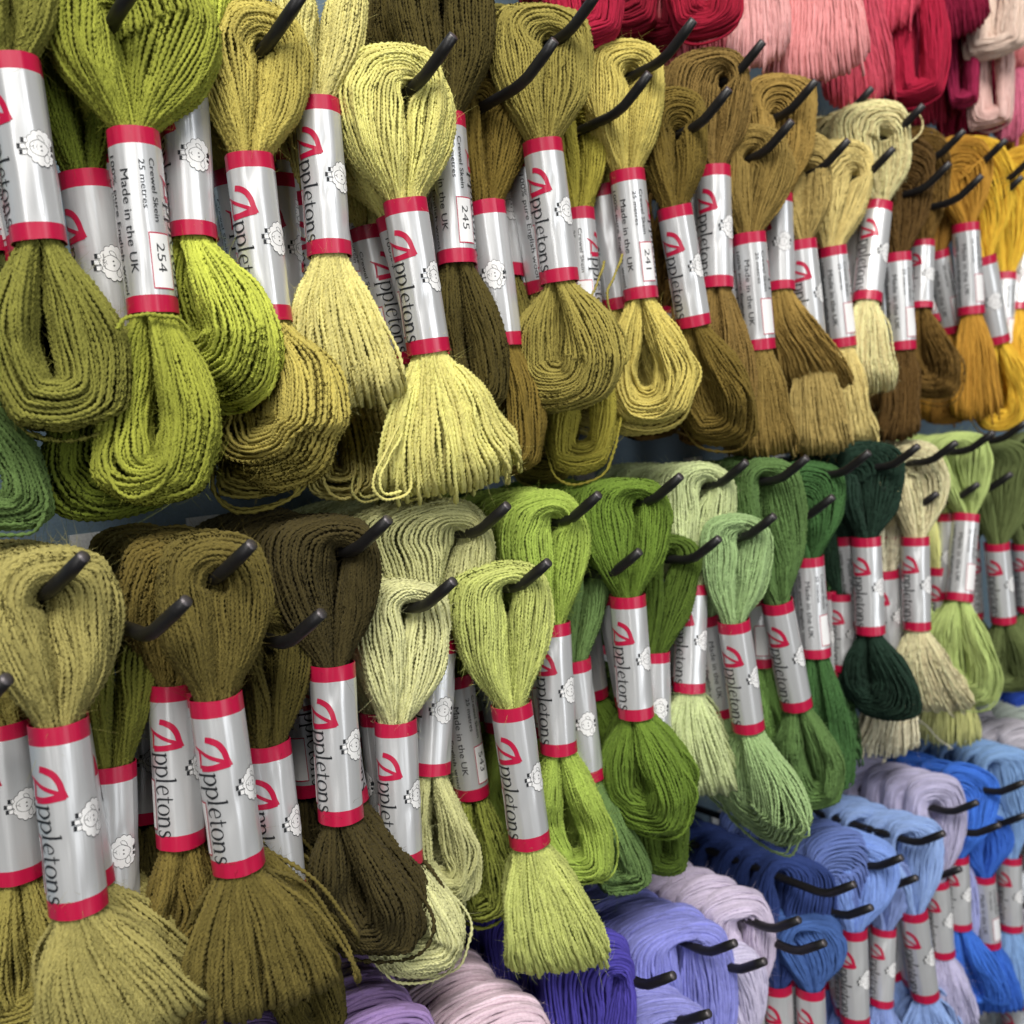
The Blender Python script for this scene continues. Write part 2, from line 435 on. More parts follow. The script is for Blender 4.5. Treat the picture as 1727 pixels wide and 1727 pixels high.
# ------------------------------------------------------------------ hooks
def tube_mesh(name, pts, r, mats, capmat, n=14):
    pts = np.asarray(pts, float); T = np.gradient(pts, axis=0); T /= np.linalg.norm(T, axis=1, keepdims=True)
    ref = np.array([1.0, 0, 0]); B = np.cross(T, ref); B /= np.linalg.norm(B, axis=1, keepdims=True); A = np.cross(B, T)
    a = np.arange(n) * 2 * math.pi / n
    rad = np.full(len(pts), r); rad[-1] *= 0.86
    V = pts[:, None] + rad[:, None, None] * (np.cos(a)[None, :, None] * A[:, None] + np.sin(a)[None, :, None] * B[:, None])
    K = len(pts); k = (np.arange(K - 1) * n)[:, None]; j = np.arange(n)[None]; j2 = (j + 1) % n
    Q = np.stack([k + j, k + j2, k + n + j2, k + n + j], -1).reshape(-1, 4)
    V = np.concatenate([V.reshape(-1, 3), pts[-1:] + T[-1] * r * 0.12])
    e = (K - 1) * n; c = len(V) - 1; jj = np.arange(n)
    Tt = np.stack([e + jj, e + (jj + 1) % n, np.full(n, c)], 1)
    return quick_mesh(name, V, Q, Tt, mats, None, np.full(n, capmat))

WALL_Y = 0.408
def make_hook(tip, desc, Yskein, off=0.028):
    """Black steel peg hook: a straight rod out of the wall, bent up at its end. tip: pixel; returns the shaft's x, z."""
    t = at(tip[0], tip[1], Yskein - off)
    side = float(np.interp(tip[0], [0, 600, 1200, 1800], [.0075, .0050, .0018, 0]))     # how far the end leans along the wall
    bend = t + np.array([-side, 0.0150, -0.0100])
    x, z = bend[0], bend[2]
    pts = [(x, WALL_Y - 0.002, z), (x, WALL_Y - 0.05, z), (x, bend[1] + 0.03, z), (x, bend[1] + 0.006, z), (x, bend[1] + 0.0022, z + 0.0004), (x + side * .12, bend[1] - 0.0020, z + 0.0016),
           (x + side * .28, bend[1] - 0.0045, z + 0.0031), tuple(t - np.array([side / 3, -0.005, 0.00333])), tuple(t)]
    root = bpy.data.objects.new('peg_hook', None); col.objects.link(root)
    root.empty_display_size = 0.01
    root.location = (x, WALL_Y, z)
    o = np.array([x, WALL_Y, z])
    link('hook_rod', tube_mesh('hook_rod', np.array(pts) - o, 0.00205, (M_HOOK, M_TIP), 1), root)
    link('back_plate', box_mesh('back_plate', (-0.007, -0.0025, -0.018), (0.007, 0.0, 0.010), M_PLATE), root)
    tag(root, desc, 'hook', 'black steel hooks on the display wall')
    return x, z

def box_mesh(name, a, b, mat):
    V = np.array([[x, y, z] for x in (a[0], b[0]) for y in (a[1], b[1]) for z in (a[2], b[2])])
    Q = [[0, 1, 3, 2], [4, 6, 7, 5], [0, 4, 5, 1], [2, 3, 7, 6], [0, 2, 6, 4], [1, 5, 7, 3]]
    return quick_mesh(name, V, Q, None, (mat,), smooth=False)

# ------------------------------------------------------------------ skeins
R0 = 0.00070                                     # radius of one two-ply strand
GROUP = 'wool skeins hanging on the display wall'
STATS = []

def disc(N, rng):
    """Strands packed in rings: a closed outer layer, a second one under it and a few inside."""
    n1, n2 = int(N * .50), int(N * .32); n3 = N - n1 - n2; rr, aa = [], []
    for n, r in ((n1, 1.0), (n2, .80), (n3, .52)):
        rr.append(r + rng.normal(0, .018, n)); aa.append((np.arange(n) + rng.uniform(-.22, .22, n)) * 2 * math.pi / n + rng.uniform(0, 6.28))
    r, a = np.concatenate(rr), np.concatenate(aa)
    return r * np.cos(a), r * np.sin(a)

def smooth_noise(b, a, rng, n=3):
    o = np.zeros((len(b), 3))
    for _ in range(n):
        k = rng.normal(0, 2.2, 2); o += np.sin(b * k[0] + a * k[1] + rng.uniform(0, 6.28))[:, None] * rng.normal(0, 1, 3)
    return o / n

def rounded(cps, up, o):
    """Fill the gaps marked None beside the turn with points on a quarter ellipse."""
    for i, c in enumerate(cps):
        if c is None:
            leg, apex = (cps[i - 1], cps[i + 1]) if i < len(cps) / 2 - .6 else (cps[i + 1], cps[i - 1])
            v = apex - leg; z = (v @ up)[:, None] * up[None, :]
            cps[i] = leg + z * 0.72 + (v - z) * 0.30
    return cps

def skein(desc, rgb, T, B, top=None, bot=None, rot=60, Y=None, hook=None, off=0.028, style='fan', N=84, num='', behind=0, bdesc=None,
          ta=None, gap=0.0009, phi=0.0, curl=1.7, ends=(), fine=False, loose=2, pitch=0.0165, hookdesc=None, step_dir=0.0, tilt=0.0):
    rng = np.random.default_rng(abs(hash((T, B))) % 100000)
    if Y is None:
        l1 = np.linalg.norm(at(*T, 1.0) - at(*B, 1.0)); Y = float(np.clip(LAB_L / l1, 0.262, 0.345))
    T3, B3 = at(*T, Y), at(*B, Y)
    zl = unit(T3 - B3); ctr = (T3 + B3) / 2; ln = np.linalg.norm(T3 - B3); m = mpp(ctr)
    STATS.append((desc[:34], round(Y, 3), round(ln * 1000, 1)))
    cv = CAM - ctr; cv = unit(cv - zl * np.dot(cv, zl))
    ph = math.radians(rot); side = np.cross(zl, cv)
    xa = cv * math.cos(ph) - side * math.sin(ph); ya = np.cross(zl, xa)
    root = bpy.data.objects.new('wool_skein', None); col.objects.link(root); root.empty_display_size = 0.01
    root.location = ctr
    sc = ln / LAB_L; sxy = 0.5 * sc + 0.5
    mw = Matrix(((xa[0] * sxy, ya[0] * sxy, zl[0] * sc, 0), (xa[1] * sxy, ya[1] * sxy, zl[1] * sc, 0), (xa[2] * sxy, ya[2] * sxy, zl[2] * sc, 0), (0, 0, 0, 1)))
    link('paper_label', label_mesh(num, 0 if num else int(rng.integers(0, 5))), root, mw=mw)
    Rl = LAB_R * sxy * 0.97
    Ri = LAB_R * sxy - 0.0019                   # what fits inside the paper
    depth = np.dot(ctr - CAM, CF)
    ply = depth < 0.56
    step = 0.00062 * max(1.0, depth / 0.31) if ply else 0.0022
    er = unit(np.cross(-zl, cv)) * 1.0           # to the right across the view
    if np.dot(er, CR) < 0: er = -er
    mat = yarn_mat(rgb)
    rs_ = R0 if depth < .40 else R0 * max(.60, 1 - (depth - .40) * 2.2)
    N = int(N * (1.35 if depth < .44 else 1.7))
    if Y >= .3095: N, step, rs_ = int(N * .66), step * 1.35, rs_ * 1.15        # deep in the shade behind others
    if fine:
        rs_, ply, step, N = (0.00092 if top and top[2] > 165 else 0.00072), False, 0.0016, int(N * 1.3)
    # ---- the loop over the hook
    if top is None: top = (T[0] - 12, T[1] - 0.85 * math.dist(T, B), 0.62 * math.dist(T, B))
    P3 = at(top[0], top[1], Y); zu = unit(P3 - T3); H = np.linalg.norm(P3 - T3); W = top[2] * m
    hk = None
    if hook is not None:
        hx, hz = make_hook(hook, hookdesc or ('black hook carrying the ' + desc.split(' wool skein')[0] + ' skein' if len(desc.split(' wool skein')[0].split()) < 9 else 'black hook'), Y, off)
        hk = np.array([hx, Y, hz])
    kx = unit(er * 0.6 + np.array([1.0, 0, 0]) * 0.4); kx = unit(kx - zu * np.dot(kx, zu)); kd = np.cross(zu, kx)   # kd points into the wall
    if kd[1] < 0: kd = -kd
    Wh = max(0.5 * W / max(0.6, np.dot(kx, er)), 0.009)
    ta_ = ta if ta is not None else min(0.0085, 0.40 * W)
    xc = 0.0; zh = H - 0.011
    if hk is not None:
        xc = float(np.clip(np.dot(hk - T3, kx), -Wh * 0.62, Wh * 0.62)); zh = float(np.clip(np.dot(hk - T3, zu), 0.45 * H, H - 0.006))
    b, a = disc(N, rng); lam = (b + 1) / 2
    no = smooth_noise(b, a, rng); nj = lambda s: rng.normal(0, s * .25, (N, 3)) + (no + smooth_noise(b, a, rng)) * s * 3.0
    tw = math.radians(rng.choice([-1, 1]) * rng.uniform(25, 75)); b0, a00 = b, a
    def turn(f):
        c_, s_ = math.cos(tw * f), math.sin(tw * f); return (b0 * c_ - a00 * s_ + 1) / 2, b0 * s_ + a00 * c_
    def pt(x, d, z): return T3 - 0 * zl + kx * x[:, None] + kd * d[:, None] + zu * z[:, None]
    one = np.ones(N); cps = []
    for s, seq in ((-1, range(5)), (1, range(4, -1, -1))):
        for q in seq:
            lam, a = turn(s * (1 - q / 5)); pinch = np.sqrt(np.clip(1 - (lam * 0.95) ** 2, 0, 1))
            if q == 0: p = T3 + kx * (s * Ri * (.05 + .93 * lam))[:, None] + kd * (Ri * a * pinch)[:, None] - zl * 0.005
            if q == 1: p = pt(s * Ri * (.05 + .98 * lam), Ri * 1.02 * a * pinch, one * 0.015 * H) + nj(.00004)
            if q == 2: p = pt(xc * .35 + s * .0006 + (s * Wh * .84 - xc * .35) * lam, ta_ * .95 * a, one * .32 * H) + nj(.00045)
            if q == 3: p = pt(xc * .75 + s * .0011 + (s * Wh - xc * .75) * lam, ta_ * a, .60 * H + .02 * H * lam) + nj(.00055)
            if q == 4: p = pt(xc + s * .0026 + (s * Wh * .80 - xc) * lam, ta_ * a, (zh - .003) * (1 - lam) + .86 * H * lam) + nj(.0004)
            cps.append(p)
        if s == -1:
            cps.append(None); lam, a = b0 * .5 + .5, a00
            cps.append(pt(xc * (1 - lam * .8), ta_ * 1.05 * a, (zh + .0022) * (1 - lam) + H * lam) + nj(.0003))
            cps.append(None)
    cps = rounded(cps, zu, T3)
    ctrl = np.stack(cps, 1) - ctr
    V, Q, rn, P = sweep(ctrl, kd, rs_, step, ply, rng)
    nf = int(2600 * min(1.0, (0.36 / depth) ** 2) * (1.5 if fine else 1)) if depth < .60 and Y < .3095 else 0
    Vs, Qs, rs = [V], [Q], [rn]
    if nf:
        v, q, r = fuzz(P, nf, rng, R0); Qs.append(q + len(V)); Vs.append(v); rs.append(r)
    link('hanging_loop', quick_mesh('hanging_loop', np.concatenate(Vs), np.concatenate(Qs), None, (mat,), rnd=np.concatenate(rs)), root)
    # ---- the loop below the label
    if B[1] > 1790: step, nf = 0.004, 0
    if bot is None: bot = (B[0] + 25, B[1] + 0.85 * math.dist(T, B), 0.7 * math.dist(T, B))
    E3 = at(bot[0], bot[1], Y); dn = -zl; Ls = float(np.dot(E3 - B3, dn)); bend = E3 - (B3 + dn * Ls); W = bot[2] * m
    ph = math.radians(phi)
    lx = er * math.cos(ph) + np.cross(dn, er) * math.sin(ph); ld = np.cross(dn, lx)
    if np.dot(ld, CF) < 0: ld = -ld
    Wh = max(0.5 * W / max(.5, abs(math.cos(ph))), 0.008)
    b, a = disc(N, rng); lam = (b + 1) / 2
    if style == 'fan':
        if not fine: N = int(N * .66); rs_ *= 1.08
        a = np.linspace(-1, 1, N); rng.shuffle(a); lam = np.where(np.arange(N) % 5 < 3, 1.0, np.where(np.arange(N) % 5 < 4, .78, .5))[rng.permutation(N)] + rng.normal(0, .02, N); b = lam * 2 - 1
    one = np.ones(N); lo = (np.arange(N) < loose)[rng.permutation(N)] if loose else np.zeros(N, bool)
    out = np.where(lo, rng.uniform(1.08, 1.30, N), 1.0)
    no = smooth_noise(b, a, rng); nj = lambda s: rng.normal(0, s * .25, (N, 3)) + (no + smooth_noise(b, a, rng)) * s * (3.0 if style != 'fan' else 1.5)
    tw = math.radians(rng.choice([-1, 1]) * rng.uniform(15, 50)); b0, a00 = b, a
    def pl(x, d, z):
        z = np.asarray(z); h = np.clip(z / Ls, 0, 1.1) ** curl
        return B3 + dn * z[:, None] + lx * x[:, None] + ld * d[:, None] + bend * h[:, None]
    cps = []
    if style == 'fan':
        dj = Ls * (1 - .09 * np.abs(a) ** 3 + rng.normal(0, .010, N) - .20 * np.clip(1 - lam, 0, 1) ** 1.5); dj = np.where(lo, dj * 1.07, dj); a0 = a.copy(); a = a * out
        sp = [0.0, .025, .34, .66, .88]
        wid = [Ri * .97, Ri * 1.0, Rl * .45 + Wh * .50, Wh * .86, Wh]
        half = [Ri * .95, Ri * .95, .0075, .0088, .0072]
        for s, seq in ((-1, range(5)), (1, range(4, -1, -1))):
            for q in seq:
                asq = np.sqrt(np.clip(1 - a * a * .97, .01, 1)) if q < 2 else 1.0
                z = one * -0.005 if q == 0 else dj * sp[q]
                p = pl((a0 if q < 2 else a) * wid[q], s * (0.0005 + half[q] * lam * asq), z)
                cps.append(p + (nj(.00004) if q < 2 else nj(.0007 if q < 4 else .0008)))
            if s == -1:
                cps.append(pl(a * Wh * 1.01, np.zeros(N), dj) + nj(.0005))
    else:
        tl = min(.0085, .42 * W) if ta is None else ta
        zi = Ls - (Wh - gap) * 0.92
        zi = max(zi, .52 * Ls)
        for s, seq in ((-1, range(5)), (1, range(4, -1, -1))):
            for q in seq:
                lam, a = turn(s * (1 - q / 5))
                if q == 0: p = pl(s * Ri * (.05 + .93 * lam), Ri * a * np.sqrt(np.clip(1 - lam ** 2 * .9, 0, 1)), one * -.005)
                if q == 1: p = pl(s * Ri * (.05 + .98 * lam), Ri * 1.02 * a * np.sqrt(np.clip(1 - lam ** 2 * .9, 0, 1)), one * .02 * Ls) + nj(.00004)
                if q == 2: p = pl(s * (gap * .5 + (Wh * .80 - gap * .5) * lam), tl * a, one * .32 * Ls) + nj(.0005)
                if q == 3: p = pl(s * (gap + (Wh * out - gap) * lam), tl * a, .55 * Ls + .06 * Ls * lam) + nj(.0006)
                if q == 4: p = pl(s * (gap * .9 + (Wh * out * .86 - gap) * lam), tl * a, (zi - gap) * (1 - lam) + (Ls - .38 * Wh) * lam) + nj(.0006)
                cps.append(p)
            if s == -1:
                cps.append(None); lam, a = b0 * .5 + .5, a00
                cps.append(pl(np.zeros(N), tl * a * .9, zi * (1 - lam) + Ls * lam + np.where(lo, .005, 0)) + nj(.0005))
                cps.append(None)
        cps = rounded(cps, dn, B3)
    ctrl = np.stack(cps, 1) - ctr
    V, Q, rn, P = sweep(ctrl, ld if style != 'fan' else lx, rs_ * (1.12 if style == 'fan' and not fine else 1.0), step, ply, rng)
    Vs, Qs, rs = [V], [Q], [rn]
    if nf:
        v, q, r = fuzz(P, nf, rng, R0); Qs.append(q + len(V)); Vs.append(v); rs.append(r)
    link('tail_loop', quick_mesh('tail_loop', np.concatenate(Vs), np.concatenate(Qs), None, (mat,), rnd=np.concatenate(rs)), root)
    for e in ends:
        off_ = e[0]; pts = np.stack([at(x, y, Y - off_) for x, y in e[1:]]) - ctr
        V, Q, rn, P = sweep(pts[None], unit(CAM - ctr) + 0.013, R0 * .95, step, True, rng)
        link('loose_end', quick_mesh('loose_end', V, Q, None, (mat,), rnd=rn), root)
    tag(root, desc, 'yarn skein', GROUP)
    # ---- more skeins of the same wool further back on the same hook
    short = bdesc or desc
    for i in range(behind):
        dup = root.copy(); col.objects.link(dup)
        dy = pitch * (i + 1) + rng.uniform(-.002, .002)
        dup.location = Vector(ctr) + Vector((rng.uniform(-.0015, .0015), dy, rng.uniform(-.0015, .0015)))
        for ch in root.children:
            c = ch.copy(); col.objects.link(c); c.parent = dup
            if ch.name.startswith('paper_label'): c.matrix_basis = ch.matrix_basis @ Matrix.Rotation(rng.uniform(0.6, 5.6), 4, 'Z')
        # every other one turned back to front on the hook, each swung a little about it
        pv = Matrix.Translation(Vector(P3 - ctr)); sw = Matrix.Rotation(math.radians(rng.uniform(-7, -2)), 4, 'Y') @ Matrix.Rotation(math.radians(rng.uniform(-4, 4)), 4, 'X')
        dup.matrix_basis = Matrix.Translation(dup.location) @ pv @ sw @ pv.inverted()
        dup['label'] = '%s wool skein, %s behind the %s' % (bdesc.split('|')[0], ('first', 'second', 'third', 'fourth', 'fifth', 'sixth')[i], bdesc.split('|')[1])
    return root
# ------------------------------------------------------------------ the display wall behind everything
pw = link('display_wall', box_mesh('display_wall', (-0.6, 0.0, 0.7), (2.6, 0.02, 2.2), M_PANEL), loc=(0, WALL_Y, 0))
tag(pw, 'pale blue painted display wall panel behind all the skeins', 'wall')

# ------------------------------------------------------------------ upper two rows of hooks: greens, khakis, ochres
skein('olive wool skein with an open tail loop and a sheep label cut by the edge', (122, 121, 46), (20, 102), (67, 412), (20, -75, 120), (108, 722, 215), rot=88, style='face', gap=.0022, curl=1.3, Y=.288, behind=2, bdesc='olive|olive one with the open tail loop')
skein('dark moss wool skein behind the label marked 254, only its sheep showing', (92, 104, 22), (145, 295), (196, 600), (128, 20, 150), (200, 872, 240), rot=92, Y=.305, style='face')
skein('chartreuse wool skein with the label marked 254 and a curled tail', (142, 147, 44), (224, 225), (258, 532), (236, -62, 258), (258, 850, 190), ends=[(.0085, (198, 556), (212, 538), (240, 532), (275, 533), (300, 538), (318, 556))], behind=2, bdesc='chartreuse|chartreuse one marked 254', rot=-67, num='254', style='face', phi=30, gap=.0025, hook=(262, -75), off=.026, hookdesc='black hook through the chartreuse skein marked 254')
skein('bright lime wool skein whose tail loop swings over the khaki label beside it', (176, 184, 60), (308, 132), (327, 405), (300, -110, 150), (392, 682, 170), rot=95, Y=.293, style='face', phi=55, gap=.001, curl=1.4)
skein('golden khaki wool skein with a teardrop loop and its label half covered by lime wool', (176, 162, 74), (420, 265), (455, 545), (432, 6, 178), (468, 818, 205), hook=(510, -10), off=.024, behind=2, bdesc='golden khaki|golden khaki teardrop one', style='face', phi=55, curl=1.4, rot=66, loose=1, hookdesc='black hook through the golden khaki teardrop loop')
skein('dark grey green wool skein at the picture edge with only its tail showing', (84, 108, 54), (-105, 330), (-85, 610), (-130, 80, 120), (32, 892, 185), Y=.308, style='face', gap=.004)
skein('pale khaki wool skein with a broad brush tail above the pale yellow one', (206, 194, 116), (534, 172), (556, 434), (546, -70, 140), (592, 688, 200), style='fan', rot=66, Y=.290, N=84)
skein('pale straw wool skein hanging lower behind the broad brush tail', (190, 178, 98), (520, 330), (545, 580), (520, 80, 130), (585, 845, 140), Y=.322, style='face', N=64)
skein('dull khaki wool skein whose tail end peeps out below the golden khaki tail', (158, 146, 62), (468, 300), (488, 545), (468, 60, 130), (425, 838, 165), Y=.325, style='face', N=64)
skein('pale yellow wool skein with a flared brush tail and stray loops', (216, 200, 112), (683, 340), (724, 597), (668, 80, 170), (752, 830, 222), hook=(765, 60), off=.026, style='fan', rot=62, N=92, behind=2, bdesc='pale yellow|pale yellow one with the flared tail', ends=[(.004, (672, 720), (650, 765), (632, 800), (632, 828), (655, 841), (690, 828), (692, 790)), (.003, (680, 730), (655, 775), (640, 812), (650, 832), (676, 828))], loose=5, hookdesc='black hook through the pale yellow loop')
skein('dark olive wool skein with the label marked 245', (74, 65, 26), (750, 197), (771, 448), (742, -70, 160), (800, 690, 130), rot=-70, num='245', style='face', Y=.292, behind=2, bdesc='dark olive|dark olive one marked 245')
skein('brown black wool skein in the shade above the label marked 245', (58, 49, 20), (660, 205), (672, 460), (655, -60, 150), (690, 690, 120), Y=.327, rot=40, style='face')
skein('ochre olive wool skein with a narrow teardrop loop beside the 245 label', (112, 94, 32), (820, 343), (850, 585), (838, 118, 108), (850, 788, 112), hook=(936, 68), off=.044, Y=.300, behind=1, bdesc='ochre olive|ochre olive one with the narrow loop', rot=120, style='face', phi=20, hookdesc='black hook through the ochre olive teardrop loop')
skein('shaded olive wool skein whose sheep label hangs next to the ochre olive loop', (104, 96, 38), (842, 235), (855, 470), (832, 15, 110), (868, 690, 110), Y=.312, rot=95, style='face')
skein('mid olive wool skein with a coiled tail end', (146, 134, 60), (914, 240), (944, 478), (908, 12, 152), (955, 692, 186), hook=(1012, -18), off=.030, behind=2, bdesc='mid olive|mid olive one with the coiled tail', ends=[(.012, (1050, 428), (1037, 468), (1026, 498), (1031, 530), (1052, 566), (1058, 600))], style='face', phi=25, gap=.003, curl=1.4, Y=.284, hookdesc='black hook through the mid olive loop')
skein('yellow olive wool skein with a small open tail loop under the coiled one', (158, 148, 48), (972, 355), (990, 568), (985, 140, 92), (975, 792, 120), hook=(1095, 124), off=.042, Y=.304, rot=-40, style='face', gap=.0035, hookdesc='black hook through the yellow olive loop')
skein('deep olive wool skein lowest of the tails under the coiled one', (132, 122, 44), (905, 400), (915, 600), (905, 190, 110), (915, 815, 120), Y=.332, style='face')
skein('straw khaki wool skein with the label marked 241 and loose loops', (190, 174, 84), (1057, 290), (1081, 506), (1052, 73, 120), (1098, 712, 148), rot=-72, num='241', hook=(1170, 34), off=.036, behind=2, bdesc='straw khaki|straw khaki one marked 241', style='face', gap=.004, loose=6, curl=1.3, Y=.288, hookdesc='black hook through the straw khaki loop marked 241')
skein('brown olive wool skein with its lettered label leaning over a brown tail', (108, 90, 32), (1137, 350), (1171, 551), (1132, 152, 96), (1228, 745, 130), hook=(1230, 150), off=.030, Y=.286, style='face', phi=20, curl=1.4, hookdesc='black hook through the brown olive loop')
skein('dim brown wool skein with a straight upright label', (122, 98, 46), (1203, 284), (1208, 488), (1186, 84, 130), (1215, 720, 110), hook=(1287, 70), off=.026, behind=2, bdesc='dim brown|dim brown one with the upright label', Y=.292, style='face', hookdesc='black hook through the dim brown loop')
skein('bronze wool skein with small print turned to the front of its label', (130, 108, 50), (1263, 395), (1281, 591), (1272, 215, 110), (1296, 768, 96), rot=-78, hook=(1336, 204), off=.024, behind=1, bdesc='bronze|bronze one with small print', Y=.286, style='fan', hookdesc='black hook through the bronze loop')
skein('old gold wool skein with a fanned tail swinging over the cream one', (150, 122, 56), (1312, 330), (1317, 491), (1318, 128, 110), (1392, 658, 112), rot=100, hook=(1376, 136), off=.024, behind=2, bdesc='old gold|old gold one with the fanned tail', Y=.292, style='fan', curl=1.5, N=70, hookdesc='black hook through the old gold loop')
skein('dusty gold wool skein with a lettered label under a pale hooked loop', (166, 144, 80), (1351, 406), (1369, 585), (1346, 228, 96), (1388, 765, 90), hook=(1431, 236), off=.026, Y=.292, style='fan', rot=45, hookdesc='black hook through the dusty gold loop')
skein('sand wool skein with small print between the dusty gold and cream skeins', (212, 186, 114), (1403, 417), (1421, 585), (1420, 240, 92), (1446, 752, 70), rot=-78, hook=(1507, 250), off=.026, Y=.294, style='fan', hookdesc='black hook through the sand loop')
skein('cream wool skein hanging in front of dark brown with a stray loop', (242, 210, 144), (1480, 345), (1462, 512), (1462, 172, 118), (1468, 662, 86), hook=(1557, 177), off=.026, behind=2, bdesc='cream|cream one with the stray loop', ends=[(.006, (1508, 256), (1536, 240), (1556, 218), (1553, 197), (1538, 190), (1524, 200))], Y=.288, style='fan', rot=55, hookdesc='black hook through the cream loop')
skein('pale gold wool skein mostly hidden behind the cream tail', (218, 190, 118), (1382, 412), (1388, 560), (1400, 205, 90), (1420, 735, 96), hook=(1471, 148), off=.03, Y=.312, style='fan', hookdesc='black hook above the cream loop')
skein('dark brown wool skein with a thin label turned to its small print', (90, 66, 28), (1513, 428), (1522, 591), (1530, 232, 80), (1512, 742, 66), rot=-80, hook=(1602, 275), off=.028, behind=1, bdesc='dark brown|dark brown one with the thin label', Y=.290, style='fan', N=64, hookdesc='black hook through the dark brown loop')
skein('chestnut wool skein with a sheep label and a folded tail', (114, 86, 34), (1556, 408), (1553, 522), (1550, 215, 76), (1580, 672, 92), rot=70, hook=(1626, 220), off=.028, Y=.296, style='face', N=64, hookdesc='black hook through the chestnut loop')
skein('tawny wool skein with a slanting label beside the chestnut one', (140, 100, 30), (1578, 422), (1605, 560), (1590, 260, 74), (1606, 712, 74), rot=-80, Y=.305, style='face', N=64)
skein('ochre wool skein with a straight label next to golden yellow wool', (176, 128, 32), (1628, 378), (1638, 531), (1618, 230, 80), (1648, 708, 76), rot=-84, hook=(1656, 296), off=.028, behind=1, bdesc='ochre|ochre one with the straight label', Y=.288, style='fan', N=64, hookdesc='black hook through the ochre loop')
skein('golden yellow wool skein with an open tail loop', (244, 172, 16), (1657, 432), (1682, 578), (1650, 232, 90), (1690, 724, 86), rot=96, hook=(1697, 235), off=.028, Y=.292, style='face', gap=.004, N=64, hookdesc='black hook through the golden yellow loop')
skein('sunflower yellow wool skein with a narrow label half in shade', (248, 176, 14), (1693, 462), (1690, 600), (1704, 270, 84), (1700, 705, 64), rot=-80, hook=(1724, 298), off=.026, Y=.296, style='face', N=64, hookdesc='black hook through the sunflower yellow loop')
skein('amber wool skein at the very edge with a short white label', (240, 166, 20), (1732, 400), (1716, 528), (1735, 250, 80), (1718, 690, 60), rot=95, Y=.290, style='fan', N=64, hook=(1745, 262), hookdesc='black hook at the edge above the amber skein')
skein('deep gold wool skein in shade behind the amber one', (196, 136, 18), (1745, 340), (1748, 480), (1742, 220, 70), (1752, 640, 70), Y=.31, N=84)
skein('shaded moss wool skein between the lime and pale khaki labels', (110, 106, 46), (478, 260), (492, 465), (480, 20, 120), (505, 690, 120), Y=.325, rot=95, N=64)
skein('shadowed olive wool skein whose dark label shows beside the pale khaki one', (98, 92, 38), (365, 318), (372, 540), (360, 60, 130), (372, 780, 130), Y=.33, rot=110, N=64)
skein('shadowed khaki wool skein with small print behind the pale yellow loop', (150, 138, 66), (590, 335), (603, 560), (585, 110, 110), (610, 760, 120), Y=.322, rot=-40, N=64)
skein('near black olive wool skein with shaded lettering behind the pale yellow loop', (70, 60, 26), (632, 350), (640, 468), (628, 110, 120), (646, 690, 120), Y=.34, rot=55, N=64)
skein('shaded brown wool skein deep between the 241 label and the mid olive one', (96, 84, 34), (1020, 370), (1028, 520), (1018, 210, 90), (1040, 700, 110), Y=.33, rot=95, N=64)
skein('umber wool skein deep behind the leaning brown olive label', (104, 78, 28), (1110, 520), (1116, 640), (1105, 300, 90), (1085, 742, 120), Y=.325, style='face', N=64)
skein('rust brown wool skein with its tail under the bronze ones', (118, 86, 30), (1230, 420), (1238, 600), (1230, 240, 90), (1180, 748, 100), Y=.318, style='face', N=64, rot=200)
skein('dark bronze wool skein whose tail fills the gap under the fanned gold tail', (132, 100, 38), (1300, 450), (1312, 620), (1300, 270, 90), (1345, 765, 80), Y=.312, N=64, rot=200)
skein('shaded sand wool skein with a sliver of label beside the dusty gold one', (190, 164, 92), (1378, 410), (1384, 505), (1380, 260, 70), (1395, 640, 70), Y=.318, rot=95, N=84)

